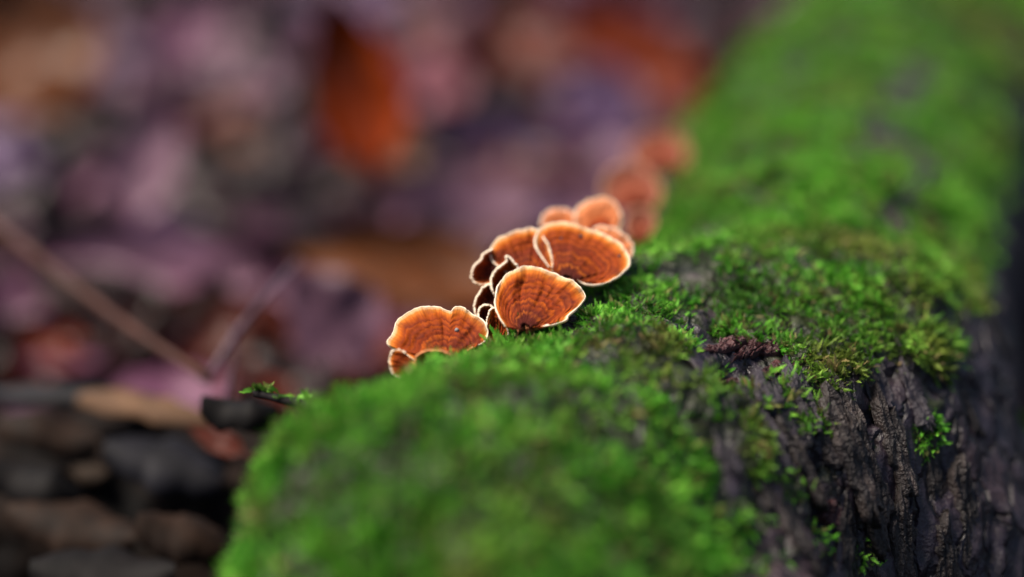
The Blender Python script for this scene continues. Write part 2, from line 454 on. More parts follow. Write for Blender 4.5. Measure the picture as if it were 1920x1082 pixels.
# relief: lumps everywhere, furrowed ridges where bark is bare
AX = np.array([0.30, 0.30, 0.9]); AX /= np.linalg.norm(AX)
side = np.array([0.25, -0.95, 0.1])          # grain of the flank runs down the picture
W = to_world(LV)
def bark_relief(p):
    g1 = np.array([0.18, 0.95, 0.25]); g1 /= np.linalg.norm(g1)
    al = p @ g1
    q = p - al[:, None] * g1 * 0.80            # stretched along the grain
    a = 1 - np.abs(fbm(q * 0.42, 3)) * 1.6
    b = 1 - np.abs(fbm(q * 1.05 + 9, 3)) * 1.6
    c = fbm(q * 2.6 + 31, 2)
    return 0.55 * np.clip(a, -1, 1) ** 1 * 0.7 + 0.30 * np.clip(b, -1, 1) + 0.12 * c - 0.5
px, py, dd = project(W)
disp = 0.55 * fbm(LV * 0.16, 3) + 0.20 * fbm(LV * 0.6 + 5, 3)
disp = disp + (1 - MOSS) * bark_relief(LV) * 0.50 + MOSS * (0.26 * fbm(LV * 0.55 + 3, 3) + 0.10 * perlin(LV * 1.6))
facing = (LN * (-LV / np.linalg.norm(LV, axis=1)[:, None])).sum(1) > 0
for cx, cy, rx, ry, dep in ((1385, 695, 46, 30, 1.0), (1560, 960, 26, 46, 0.8), (1545, 880, 20, 40, 0.7), (1455, 760, 14, 18, 0.6), (1350, 600, 26, 18, 0.5), (1640, 780, 40, 14, 0.5)):
    disp -= facing * dep * np.exp(-(((px - cx) / rx) ** 2 + ((py - cy) / ry) ** 2))
LV2 = LV + LN * disp[:, None]
log_me = mesh_from('fallen_log', to_world(LV2), LF, M_BARK)
at_ = log_me.attributes.new('moss', 'FLOAT', 'POINT'); at_.data.foreach_set('value', MOSS.astype(np.float32))
LOG = link('fallen_log', log_me)
tag(LOG, 'mossy rotten fallen log running from the foreground to the upper right', 'log')

# ------------------------------------------------------------------ moss shoots
def sprig(base, direction, length, leaf, rng, wither=False):
    """a feathery moss shoot: thin stem with leaflets down both sides"""
    vs, fs, uv = [], [], []
    d = direction / np.linalg.norm(direction)
    side = np.cross(d, rng.normal(size=3)); side /= np.linalg.norm(side)
    nrm = np.cross(d, side)
    bend = nrm * rng.uniform(-0.5, 0.5) + np.array([0, 0, -0.35])
    tone = rng.uniform(0.0, 0.78) if not wither else rng.uniform(0.9, 1.0)
    n = 15
    pt = lambda t: base + d * length * t + bend * length * t * t * 0.55
    def quad(a, b, c, e, va, vb):
        o = len(vs); vs.extend([a, b, c, e]); fs.append((o, o + 1, o + 2, o + 3)); uv.extend([(tone, va), (tone, (va + vb) / 2), (tone, vb), (tone, (va + vb) / 2)])
    sw = leaf * 0.14
    for k in range(3):
        a, b = pt(k / 3), pt((k + 1) / 3)
        quad(a - side * sw, a + side * sw, b + side * sw * .7, b - side * sw * .7, k / 3, (k + 1) / 3)
    for i in range(n):
        t = 0.16 + 0.80 * i / (n - 1); p = pt(t)
        l = leaf * (1.0 - 0.55 * t) * rng.uniform(0.75, 1.25)
        for s in (-1, 1):
            tip = p + (side * s * 0.85 + d * 0.75 + nrm * rng.uniform(-0.25, 0.6)) * l
            m = (p + tip) / 2; wv = np.cross(tip - p, nrm); wv /= max(np.linalg.norm(wv), 1e-6)
            quad(p, m + wv * l * 0.17, tip, m - wv * l * 0.17, t * 0.9, min(1, t + 0.25))
    p = pt(0.97)
    quad(p, p + d * leaf * .5 + side * leaf * .2, p + d * leaf, p + d * leaf * .5 - side * leaf * .2, 0.95, 1.0)
    return vs, fs, uv
def clump(seed, n=22, rad=0.58, lo=0.26, hi=0.62, leaf=0.105):
    rng = np.random.default_rng(seed)
    V, F, U = [], [], []
    lean = rng.uniform(0, 2 * PI)
    for _ in range(n):
        r = rad * math.sqrt(rng.uniform()); a = rng.uniform(0, 2 * PI)
        b = np.array([r * math.cos(a), r * math.sin(a), -0.18])
        d = np.array([0.7 * math.cos(a) * r / rad + 0.55 * math.cos(lean) + rng.normal() * 0.35, 0.7 * math.sin(a) * r / rad + 0.55 * math.sin(lean) + rng.normal() * 0.35, rng.uniform(0.35, 1.0)])
        v, f, u = sprig(b, d, rng.uniform(lo, hi), leaf * rng.uniform(0.8, 1.25), rng, rng.uniform() < 0.15)
        o = len(V); V += v; U += u; F += [tuple(x + o for x in q) for q in f]
    return mesh_from('moss_clump', np.array(V), np.array(F), M_MOSS, np.array(U), smooth=False)
src = bpy.data.collections.new('moss_clump_shapes')
for i in range(8):
    src.objects.link(bpy.data.objects.new('moss_clump_%d' % i, clump(100 + i)))

def scatter_gn(name, pts, nrm, scl, parent):
    me = bpy.data.meshes.new(name)
    n = len(pts)
    me.vertices.add(n); me.vertices.foreach_set('co', (np.asarray(pts) * S).astype(np.float32).ravel())
    rot = np.empty((n, 3), np.float32)
    for i in range(n):
        q = Vector(nrm[i]).to_track_quat('Z', 'Y') @ Euler((0, 0, random.uniform(0, 2 * PI))).to_quaternion()
        rot[i] = q.to_euler()
    a = me.attributes.new('rot', 'FLOAT_VECTOR', 'POINT'); a.data.foreach_set('vector', rot.ravel())
    a = me.attributes.new('scl', 'FLOAT', 'POINT'); a.data.foreach_set('value', scl.astype(np.float32))
    a = me.attributes.new('pick', 'INT', 'POINT'); a.data.foreach_set('value', RNG.integers(0, 8, n).astype(np.int32))
    o = link(name, me, parent)
    ng = bpy.data.node_groups.new(name, 'GeometryNodeTree')
    ng.interface.new_socket('Geometry', in_out='INPUT', socket_type='NodeSocketGeometry')
    ng.interface.new_socket('Geometry', in_out='OUTPUT', socket_type='NodeSocketGeometry')
    N = ng.nodes.new
    gi, go = N('NodeGroupInput'), N('NodeGroupOutput')
    ci = N('GeometryNodeCollectionInfo'); ci.inputs['Collection'].default_value = src
    ci.inputs['Separate Children'].default_value = True; ci.inputs['Reset Children'].default_value = True
    ip = N('GeometryNodeInstanceOnPoints'); ip.inputs['Pick Instance'].default_value = True
    def attr(nm, typ):
        x = N('GeometryNodeInputNamedAttribute'); x.data_type = typ; x.inputs['Name'].default_value = nm
        return next(s for s in x.outputs if s.enabled and s.name == 'Attribute')
    L = ng.links.new
    L(gi.outputs[0], ip.inputs['Points']); L(ci.outputs[0], ip.inputs['Instance'])
    e2r = N('FunctionNodeEulerToRotation'); L(attr('rot', 'FLOAT_VECTOR'), e2r.inputs[0]); L(e2r.outputs[0], ip.inputs['Rotation'])
    L(attr('scl', 'FLOAT'), ip.inputs['Scale']); L(attr('pick', 'INT'), ip.inputs['Instance Index'])
    L(ip.outputs[0], go.inputs[0])
    md = o.modifiers.new('moss', 'NODES'); md.node_group = ng
    return o
# density per face
fc = LV2[LF].mean(1); fm = MOSS[LF].mean(1); fn = LN[LF].mean(1)
e1 = LV2[LF[:, 1]] - LV2[LF[:, 0]]; e2 = LV2[LF[:, 3]] - LV2[LF[:, 0]]
area = np.linalg.norm(np.cross(e1, e2), axis=1)
fw = to_world(fc)
dens = np.where(fc[:, 2] < 80, 10.0, 6.0) * fm ** 1.5
vis = (fn * (-fc / np.linalg.norm(fc, axis=1)[:, None])).sum(1)
gap = fbm(fc * 0.55 + 3, 3)
dens = dens * (0.06 + 1.0 * sstep(-0.40, 0.15, gap))
dens = np.where(vis < -0.35, dens * 0.4, dens) * (fw[:, 2] > 1.0) * (fc[:, 2] < 150)
fpx, fpy, fpd = project(fw)
for poly in ([(925, 600), (925, 545), (1000, 495), (1100, 550), (1085, 612), (1040, 618), (1000, 606), (960, 606)], [(735, 640), (745, 590), (800, 570), (870, 570), (915, 605), (915, 640), (880, 652), (800, 668)]):
    dens = np.where(inside(poly, fpx, fpy) & (fpd < 70), 0, dens)      # no shoots under the shelves
pick = RNG.uniform(size=len(fc)) < dens * area
mp, mn = fw[pick], fn[pick]
mnw = to_world(mn) - to_world(np.zeros(3)); mnw = mnw + np.array([0, 0, 0.35]) + RNG.normal(size=mnw.shape) * 0.45
print('moss clumps', pick.sum(), 'log faces', len(LF))
sc = RNG.uniform(0.65, 1.15, pick.sum()) * (0.6 + 0.4 * fm[pick])
sc *= np.clip(0.9 + 0.35 * fbm(mp * 0.25, 2), 0.6, 1.3)
moss = scatter_gn('moss', mp, mnw, sc, LOG)
tag(moss, kind='stuff')

# ------------------------------------------------------------------ loose plates of bark on the flank
cam_face = np.flatnonzero((vis > 0.1) & (fm < 0.35))
cpx, cpy, _ = project(fw)
def surf_at(x, y):
    d2 = (cpx[cam_face] - x) ** 2 + (cpy[cam_face] - y) ** 2
    j = cam_face[np.argmin(d2)]
    return fw[j], to_world(fn[j]) - to_world(np.zeros(3))
def bark_plate(x, y, wid, hgt, th, rot, mat, lift=0.15, seed=0):
    rng = np.random.default_rng(seed)
    n, rings = 48, 14
    a = np.linspace(0, 2 * PI, n, endpoint=False)
    ca = np.stack([np.cos(a), np.sin(a), 0 * a + seed * 1.37], -1)
    rr = 1 + 0.55 * perlin(ca * 1.1) + 0.40 * perlin(ca * 2.6) + 0.10 * rng.normal(size=n)
    out = np.stack([np.cos(a) * rr * wid / 2, np.sin(a) * rr * hgt / 2], -1)
    top, vs = [], []
    for k in range(rings):
        f_ = (k + 1) / rings
        xy = out * f_
        z = th * 0.6 * (1 - 0.5 * f_ ** 6) + 0.75 * th * fbm(np.stack([xy[:, 0] * 4.5, xy[:, 1] * 0.8, 0 * a + seed], -1), 4) + 0.05 * xy[:, 0] ** 2 * -1
        vs.append(np.column_stack([xy, z]))
    vs.append(np.column_stack([out * 0.96, 0 * a - 0.25]))
    v = np.concatenate(vs)
    f = [tuple(q) for q in grid_faces(rings + 1, n, True).tolist()]
    v = np.concatenate([v, [[0, 0, th]]]); c0 = len(v) - 1
    f += [(c0, (i + 1) % n, i) for i in range(n)][::1]
    p, nr = surf_at(x, y)
    nr = Vector(nr).normalized()
    upv = Vector((0, SP, CP)); yv = (upv - nr * upv.dot(nr)).normalized(); xv = yv.cross(nr)
    R = Matrix((xv, yv, nr)).transposed().to_4x4() @ Matrix.Rotation(rot, 4, 'Z')
    o = link('bark_plate', mesh_from('bark_plate', v, [tuple(reversed(q)) for q in f], mat, smooth=True), LOG)
    o.matrix_local = Matrix.Translation(Vector(p + np.array(nr) * lift) * S) @ R
    return o
pl = [(1405, 662, 2.6, .35, .3, .45, 2), (1450, 640, 2.2, .35, .25, .3, 2), (1440, 735, 2.0, 1.2, .2, -.2, 0), (1470, 665, 1.6, .5, .22, -.3, 2),
      (1470, 780, 1.6, 2.2, .25, .35, 0), (1415, 770, 1.3, 2.0, .22, .3, 0), (1500, 730, 1.6, 2.0, .25, -.1, 0), (1570, 740, 1.5, 2.4, .25, .1, 1),
      (1600, 860, 2.2, 3.6, .35, .15, 1), (1640, 930, 1.8, 3.2, .3, .1, 1), (1510, 880, 1.0, 2.6, .25, .3, 1), (1490, 1000, 1.4, 2.4, .25, .1, 1),
      (1585, 1010, 1.6, 2.4, .3, -.1, 1), (1560, 965, 1.3, .8, .3, -.5, 2), (1680, 840, 1.6, 2.8, .3, .1, 1), (1720, 760, 1.5, 2.2, .25, .1, 0),
      (1750, 900, 1.8, 3.0, .3, .0, 1), (1690, 1020, 2.0, 2.8, .3, .1, 1), (1640, 720, 1.4, 1.9, .25, -.1, 0), (1800, 740, 1.5, 2.8, .3, .1, 1),
      (1350, 850, .9, 1.4, .2, .3, 0), (1385, 950, .8, 1.4, .2, .3, 0), (1540, 820, .9, 1.8, .22, .25, 1), (1440, 850, .9, 1.6, .2, .2, 0),
      (1810, 960, 1.8, 2.8, .3, 0, 1), (1850, 600, 1.5, 2.6, .3, .1, 1), (1770, 1040, 1.8, 2.4, .3, .1, 1), (1440, 930, .8, 1.5, .2, .1, 1)]
pl += [(1350, 655, 1.8, .3, .22, .2, 2), (1395, 640, 1.4, .28, .2, -.3, 2), (1440, 700, 1.7, .4, .22, .5, 2), (1375, 715, 1.5, .35, .2, .1, 2), (1490, 690, 1.2, .35, .2, .8, 2)]
for i, (x, y, w_, h_, t_, r_, m_) in enumerate(pl):
    if m_ != 2: w_, h_, t_ = w_ * 0.55, h_ * 1.15, t_ * 0.75
    bark_plate(x, y, w_, h_, t_, r_, M_PLATE[m_], 0.05, 300 + i)

# ------------------------------------------------------------------ bracket fungi
FUN = 'orange bracket fungi growing along the log'
def bracket(label, outline, base, d0, k=0.8, cup=0.35, folds=(), roll=0.25, N=150, R=34, seed=0, group=FUN, rim=0.036, specks=(), rough=1.0, pale=False):
    """outline runs from one end of the attachment round the free margin to the other end (photo pixels);
    k: how fast the shelf recedes as it rises; cup: hollowness; folds: radial creases (position, width, height)"""
    out = catmull(outline, N); base = np.array(base, float)
    u = np.linspace(0, 1, N)
    # crinkle of the margin
    q = np.stack([u * 26, 0 * u + seed, 0 * u], -1)
    rad = out - base; rl = np.linalg.norm(rad, axis=1)[:, None]
    out = out + rad / np.maximum(rl, 1) * (rough * (2.3 * perlin(q * 0.6) + 1.5 * perlin(q * 1.6) + 0.9 * perlin(q * 3.1))[:, None]) * np.minimum(1, rl / 60)
    v = np.concatenate([[-0.12], np.linspace(0, 1, R) ** 0.9])
    foot = base + (np.array([out[0] * 0.5 + out[-1] * 0.5]) - base) * 0.15
    bl = base[None] + (out - base) * 0.10
    vv = v[:, None, None]
    pix = bl[None] + (out - bl)[None] * np.maximum(vv, 0)
    pix[0] = bl + np.array([0, 16.0])
    yo = (base[1] - pix[..., 1]) / FPX * d0
    shape = np.sin(np.clip(v, 0, 1) * PI)[:, None]
    D = d0 + k * yo + cup * shape * (0.8 + 0.4 * perlin(np.stack([u * 3, 0 * u + seed + .5, 0 * u], -1)))[None]
    D = D - roll * np.clip((v - 0.72) / 0.28, 0, 1)[:, None] ** 2 * 0.8
    D[0] += 1.1
    # zones, wrinkles, folds (towards the viewer = smaller depth)
    zone = 0.014 * np.sin(2 * PI * 8.3 * np.clip(v, 0, 1))[:, None]
    U2, V2 = np.meshgrid(u, v)
    lump = perlin(np.stack([U2 * 7, V2 * 3.2, 0 * U2 + seed * 1.7], -1)) * 0.11 + perlin(np.stack([U2 * 22, V2 * 2.0, 0 * U2 + seed], -1)) * 0.075 + perlin(np.stack([U2 * 18, V2 * 14, 0 * U2 + seed], -1)) * 0.022
    zone = zone * (1 + 1.2 * perlin(np.stack([U2 * 6, V2 * 4, 0 * U2 + 9 + seed], -1)))
    rel = zone + lump * (0.25 + np.clip(V2, 0, 1))
    for (u0, wd, am) in folds:
        uc = u0 + 0.03 * np.sin(V2 * 5 + u0 * 9)
        rel = rel + am * np.exp(-((U2 - uc) / wd) ** 2) * np.clip(V2, 0, 1) ** 0.7
    D = D - rel
    F = at(pix[..., 0], pix[..., 1], D)
    du = np.gradient(F, axis=1); dv = np.gradient(F, axis=0)
    n = np.cross(du, dv); n /= np.maximum(np.linalg.norm(n, axis=2)[..., None], 1e-9)
    camw = np.array([0, 0, CAM_H])
    if (n * (camw - F)).sum(-1).mean() < 0: n = -n
    th = (0.11 + 0.20 * (1 - np.clip(v, 0, 1)) ** 1.5)[:, None, None]
    vd = F - camw; vd /= np.linalg.norm(vd, axis=2)[..., None]
    B = F + (vd * 0.75 - n * 0.5) * th * 0.9
    # inset the margin end of both skins a touch so they disappear into the rim
    uv = np.stack([U2 * 3.0, np.clip(V2, 0, 1)], -1).reshape(-1, 2)
    nr = len(v)
    cap = link('bracket_mushroom', mesh_from('bracket_mushroom', F.reshape(-1, 3), grid_faces(nr, N), {0: M_CAP, 1: M_CAP_PALE, 2: M_CAP_DARK, 3: M_CAP_WARM}[int(pale)], uv))
    tag(cap, label, 'mushroom', group)
    link('underside', mesh_from('underside', B.reshape(-1, 3), grid_faces(nr, N)[:, ::-1], M_UNDER, uv), cap)
    # margin: an uneven rolled bead joining both skins
    c = (F[-1] * 0.5 + B[-1] * 0.5)
    t = np.gradient(c, axis=0); t /= np.linalg.norm(t, axis=1)[:, None]
    a = B[-1] - F[-1]; hl = np.linalg.norm(a, axis=1)[:, None] / 2; a /= 2 * hl
    b = np.cross(t, a)
    wob = np.clip(1 + 0.45 * perlin(np.stack([u * 40, 0 * u + seed, 0 * u + 4], -1)) + 0.75 * perlin(np.stack([u * 9, 0 * u + seed, 0 * u + 8], -1)) + 0.35 * perlin(np.stack([u * 90, 0 * u + seed, 0 * u + 4], -1)), 0.25, 2)[:, None]
    ends = np.minimum(1, np.minimum(u, 1 - u) * 14 + 0.15)[:, None]
    ph = np.linspace(0, 2 * PI, 9, endpoint=False)
    ring = c[:, None] + (np.cos(ph)[None, :, None] * a[:, None] * (hl + 0.012)[:, None] + np.sin(ph)[None, :, None] * b[:, None] * (rim * wob * ends)[:, None])
    link('margin', mesh_from('margin', ring.reshape(-1, 3), grid_faces(N, 9, True), M_UNDER if rim < 0.01 else M_RIM_PALE if pale == 1 else M_RIM), cap)
    for (su, svv, sr, mat) in specks:
        i, j = int(su * (N - 1)), int(svv * (nr - 1))
        p = F[j, i]
        th_ = np.linspace(0, PI, 7); p_ = np.linspace(0, 2 * PI, 10, endpoint=False)
        sp = np.stack([np.sin(th_)[:, None] * np.cos(p_), np.sin(th_)[:, None] * np.sin(p_), np.cos(th_)[:, None] + 0 * p_], -1).reshape(-1, 3)
        sp = sp * sr * (1 + 0.3 * perlin(sp * 2 + seed)[:, None])
        link('speck', mesh_from('speck', p + sp + n[j, i] * sr * 0.2, grid_faces(7, 10, True), mat), cap)
    return cap

bracket('widest blurred pink-orange fungus highest up the row beside the trunk', [(1190, 318), (1180, 285), (1190, 262), (1212, 247), (1240, 243), (1268, 251), (1286, 275), (1287, 302), (1275, 318)], (1252, 318), 86, 0.9, 0.6, seed=1, rim=0.045, pale=True, roll=-0.1)
bracket('blurred pink-orange fungus with a dark hollow, second from the top of the row', [(1140, 388), (1130, 360), (1134, 332), (1152, 312), (1180, 305), (1210, 314), (1232, 338), (1238, 365), (1225, 392)], (1195, 396), 76, 0.9, 0.7, seed=2, rim=0.045, pale=True, roll=-0.1)
bracket('small dull reddish fungus low against the moss under the blurred pair', [(1178, 445), (1172, 420), (1180, 398), (1200, 390), (1222, 398), (1228, 420), (1215, 445)], (1200, 455), 71.5, 0.9, 0.4, seed=3, rim=0.045, pale=True, roll=-0.1)
bracket('pale pinkish fungus peeping over the top left of the large back cap', [(1012, 425), (1017, 408), (1028, 396), (1048, 391), (1068, 395), (1082, 405), (1085, 425)], (1055, 440), 65.5, 0.7, 0.1, seed=4, rim=0.04, pale=3, roll=-0.15)
bracket('soft orange fungus with a deep orange hollow behind the large back cap', [(1078, 430), (1078, 402), (1090, 384), (1112, 374), (1136, 371), (1155, 383), (1165, 406), (1160, 432), (1150, 448)], (1128, 440), 65.3, 0.8, 0.15, seed=5, rim=0.04, pale=3, roll=-0.15)
bracket('orange fungus edge showing behind the right end of the large back cap', [(1110, 430), (1130, 424), (1158, 432), (1178, 448), (1187, 466), (1180, 485), (1165, 500)], (1110, 480), 63.6, 0.9, 0.1, seed=6, rim=0.04, pale=3, roll=-0.15)
bracket('largest orange-brown fungus with wide cream rim and dark spots, at the back of the clump',
        [(1030, 500), (1007, 466), (1004, 446), (1013, 431), (1028, 421), (1052, 417), (1076, 420), (1100, 430), (1124, 436), (1143, 445), (1163, 458), (1177, 475), (1180, 493), (1172, 507), (1156, 520), (1136, 530), (1112, 534), (1095, 531), (1082, 524)],
        (1062, 527), 61.6, 0.95, 0.30, roll=-0.14, folds=((0.12, .03, .10), (0.30, .03, .05), (0.5, .04, .06)), seed=7, specks=((0.42, 0.80, 0.075, M_SPECK), (0.66, 0.86, 0.055, M_SPECK), (0.30, 0.70, 0.05, M_SPECK)))
bracket('orange-brown fungus with cream rim left of the largest cap, its left edge curling down',
        [(952, 512), (937, 500), (925, 490), (919, 474), (925, 458), (939, 445), (963, 435), (985, 429), (999, 429), (1011, 435), (1022, 450), (1034, 480), (1036, 508)],
        (990, 528), 61.7, 0.9, 0.30, roll=-0.14, folds=((0.62, .03, -.10), (0.4, .05, .06)), seed=8)
bracket('small dark brown ear-shaped fungus at the far left of the upper cluster', [(924, 468), (908, 477), (901, 489), (889, 502), (885, 518), (892, 530), (908, 533), (926, 529)], (934, 505), 62.4, 0.3, 0.35, seed=9, N=100, rim=0.027, pale=2)
bracket('narrow curled fungus with a pointed tip left of the front cap', [(930, 556), (923, 540), (922, 524), (930, 508), (942, 498), (951, 490), (950, 481), (957, 486), (967, 497), (972, 508)], (955, 545), 61.7, 0.4, 0.3, seed=10, N=110, rim=0.027)
bracket('narrow dark fungus edge below the small ear-shaped one', [(924, 534), (914, 535), (905, 543), (896, 556), (891, 571), (892, 586), (899, 594)], (926, 580), 61.6, 0.3, 0.25, seed=11, N=90, rim=0.027, pale=2)
bracket('tiny brown fungus flap tucked between the left cap and the front cap', [(898, 598), (899, 584), (903, 576), (913, 573), (923, 577), (928, 592)], (914, 616), 61.0, 0.4, 0.2, seed=12, N=80, rim=0.027, pale=2)
bracket('front middle orange-brown fungus with concentric bands and a folded left side',
        [(948, 612), (934, 590), (929, 570), (930, 553), (935, 535), (945, 520), (960, 510), (973, 504), (990, 499), (1014, 503), (1033, 511), (1052, 519), (1071, 525), (1083, 534), (1093, 546), (1097, 556), (1090, 569), (1078, 581), (1065, 591), (1062, 599), (1042, 607), (1018, 613)],
        (982, 618), 59.2, 0.95, 0.30, roll=-0.12, folds=((0.36, .018, -.07), (0.30, .03, .12), (0.18, .03, .10), (0.60, .03, .05), (0.86, .03, .08)), seed=13)
bracket('small pale orange fungus lobe hanging below the left side of the front cap', [(917, 642), (914, 622), (914, 600), (919, 583), (929, 579), (942, 596), (952, 620), (950, 640)], (934, 650), 59.9, 0.25, 0.1, seed=14, N=90, rim=0.027, roll=0.1)
bracket('broad orange fungus with a grey spot at the lower left of the clump',
        [(790, 684), (770, 670), (752, 658), (736, 653), (726, 643), (732, 632), (738, 622), (743, 605), (754, 593), (769, 584), (783, 578), (798, 575), (819, 576), (832, 579), (845, 583), (852, 577), (867, 576), (878, 584), (888, 591), (899, 596), (909, 606), (915, 622), (908, 640), (885, 652)],
        (838, 682), 58.7, 0.95, 0.28, roll=-0.16, folds=((0.16, .025, -.22), (0.55, .02, -.08), (0.72, .03, .06)), seed=15, specks=((0.70, 0.55, 0.075, M_GREY),))
bracket('small round orange fungus lobe beneath the left tip of the broad cap', [(760, 662), (747, 656), (736, 659), (731, 671), (731, 686), (737, 699), (750, 706), (765, 702)], (775, 688), 58.2, 0.5, 0.1, roll=-0.1, seed=16, N=80, rim=0.027)
bracket('dark red fungus lobe hidden in the moss under the broad left cap', [(782, 690), (780, 672), (795, 660), (818, 658), (842, 664), (850, 682)], (815, 705), 58.4, 0.3, 0.25, seed=17, N=80, rim=0.008, pale=2)

# ------------------------------------------------------------------ mossy twig stub left of the log
pth = catmull(at(np.array([700, 610, 540, 478]), np.array([830, 775, 752, 738]), np.array([57.0, 57.6, 58.6, 59.4])), 20)
v, f = tube(pth, np.linspace(0.30, 0.12, 20), 9, 0.06)
stub = link('twig_stub', mesh_from('twig_stub', v, f, mat_plain('dark_twig', (0.008, 0.006, 0.007), 0.7, 0.4, 200)))
tag(stub, 'short dark twig stub with a bright green moss tuft, poking out left of the log', 'twig')
V, F, U = [], [], []
rng = np.random.default_rng(55)
for i in range(26):
    b = pth[rng.integers(9, 20)] + np.array([0, 0, 0.12]); d = np.array([rng.normal() * .7 - 0.2, rng.normal() * .7 - .3, rng.uniform(0.2, 1)])
    vv_, ff_, uu_ = sprig(b, d, rng.uniform(.28, .5), .15, rng)
    o = len(V); V += vv_; U += uu_; F += [tuple(x + o for x in q) for q in ff_]
tf = link('moss_tuft', mesh_from('moss_tuft', np.array(V), np.array(F), M_MOSS, np.array(U), smooth=False), stub)
tf['kind'] = 'stuff'

M_SOILWOOD = mat_plain('rotten_wood', (0.006, 0.005, 0.005), 0.9, 0.7, 30, c2=(0.011, 0.006, 0.004))
# ------------------------------------------------------------------ rotten branch lying at the lower left
n = 60
pth = catmull(to_world(np.array([(-46, -12.5, 84), (-30, -11.0, 80), (-19, -10.6, 78), (-10, -11.8, 76), (-5, -13.5, 75)])), n)
v, f = tube(pth, 5.4 + 0.6 * np.sin(np.linspace(0, 9, n)), 40, 1.1)
rot = link('rotten_branch', mesh_from('rotten_branch', v, f, M_SOILWOOD))
tag(rot, 'dark rotten branch lying blurred at the lower left behind the mossy limb', 'branch')
def strip(name, pts, w0, label, cat, mat, th=0.35):
    m = 24
    p = catmull(np.array(pts), m)
    t = np.gradient(p, axis=0); t /= np.linalg.norm(t, axis=1)[:, None]
    nrm = to_world(np.array([0, 0.75, -0.65])) - to_world(np.zeros(3))
    sdv = np.cross(t, nrm); sdv /= np.linalg.norm(sdv, axis=1)[:, None]
    u = np.linspace(0, 1, m)
    w = w0 * np.sin(np.clip(u * 0.9 + 0.07, 0, 1) * PI) ** 0.5 * (1 + 0.3 * perlin(np.stack([u * 6, 0 * u + w0, 0 * u], -1)))
    rows = []
    for s, z in ((-1, -.2), (-.95, .1), (-.5, .5), (0, .65), (.5, .5), (.95, .1), (1, -.2)):
        rows.append(p + sdv * (s * w / 2)[:, None] + nrm * th * z)
    V = np.stack(rows, 1).reshape(-1, 3)
    o = link(name, mesh_from(name, V, grid_faces(m, 7), mat))
    tag(o, label, cat); return o
M_PALE = mat_plain('pale_bark', (0.095, 0.052, 0.029), 0.7, 0.4, 60)
strip('bark_strip', at(np.array([150, 240, 320, 395]), np.array([745, 755, 772, 792]), np.array([73.5, 72.8, 72.3, 72])), 1.5, 'pale tan strip of bark lying on the dark rotten branch', 'bark', M_PALE)
strip('bark_flake', at(np.array([130, 165, 200]), np.array([850, 880, 895]), np.array([72.5, 72, 71.8])), 1.3, 'short pale bark flake in the dark below the tan strip', 'bark', mat_plain('dull_bark', (0.022, 0.014, 0.009), 0.7, 0.4, 60))
strip('bark_flake', at(np.array([448, 490, 522]), np.array([792, 800, 796]), np.array([67, 66.6, 66.4])), 0.7, 'small pale bark flake between the tan strip and the mossy limb', 'bark', mat_plain('tan_bark', (0.085, 0.050, 0.036), 0.7, 0.4, 60))
WOODS = [mat_plain('brown_wood', (0.014, 0.007, 0.004), 0.7, 0.6, 70), mat_plain('dark_wood', (0.004, 0.003, 0.003), 0.7, 0.6, 70), mat_plain('grey_wood', (0.0075, 0.0070, 0.0095), 0.6, 0.5, 70)]
strip('bark_strip', at(np.array([-40, 60, 180, 300]), np.array([735, 738, 742, 752]), np.array([75.5, 75, 74.4, 73.8])), 1.2, 'long dull strip of bark along the top of the rotten branch at the left edge', 'bark', WOODS[2])
for i, (x0, y0, x1, y1, d_, w_, m_, lab) in enumerate([
        (0, 800, 190, 830, 72.5, 2.0, 0, 'brown slab of rotten wood at the left edge below the bark strips'),
        (200, 850, 420, 900, 70.5, 2.6, 2, 'dark bluish-grey slab of wet wood in the shade beside the mossy limb'),
        (20, 960, 260, 1010, 69, 2.4, 0, 'brown splinter of wood near the bottom left corner'),
        (260, 980, 430, 1040, 67.5, 2.2, 0, 'brown chunk of wood at the bottom beside the foot of the mossy limb'),
        (-20, 890, 160, 930, 70.5, 2.0, 1, 'almost black piece of wood at the left edge above the brown splinter'),
        (380, 770, 520, 775, 66.5, 1.6, 1, 'black shard of wood under the moss-tufted twig stub'),
        (60, 1060, 330, 1085, 66, 2.6, 1, 'black piece of wood along the bottom edge at the left')]):
    tt = np.linspace(0, 1, 4); rg = np.random.default_rng(900 + i)
    strip('wood_chip', at(x0 + (x1 - x0) * tt, y0 + (y1 - y0) * tt + rg.normal(size=4) * 8, d_ + rg.normal(size=4) * .3), w_, lab, 'wood', WOODS[m_], 0.7)
# sticks and stems
def stick(name, px_, py_, d_, r0, r1, label, cat, mat):
    p = catmull(at(np.array(px_), np.array(py_), np.array(d_)), 30)
    v, f = tube(p, np.linspace(r0, r1, 30), 8, 0.03)
    o = link(name, mesh_from(name, v, f, mat)); tag(o, label, cat); return o
M_STICK = mat_plain('stick', (0.060, 0.026, 0.020), 0.6, 0.3, 60)
M_STEM = mat_plain('dry_stem', (0.085, 0.055, 0.075), 0.5, 0.3, 60)
stick('twig', [-60, 60, 150, 260, 330, 395], [385, 475, 545, 625, 672, 715], [84, 80, 77, 74, 72.5, 71.5], .26, .2, 'long straight brown twig slanting down from the left edge of the picture', 'twig', M_STICK)
stick('grass_stalk', [560, 500, 440, 395], [490, 555, 630, 700], [77, 74, 72, 71], .12, .16, 'pale dry grass stalk leaning across the brown twig end', 'stalk', M_STEM)
stick('grass_stalk', [436, 440, 432, 425], [610, 660, 705, 745], [72, 71.6, 71.2, 71], .06, .08, 'thin upright dry stalk above the rotten branch', 'stalk', M_STEM)

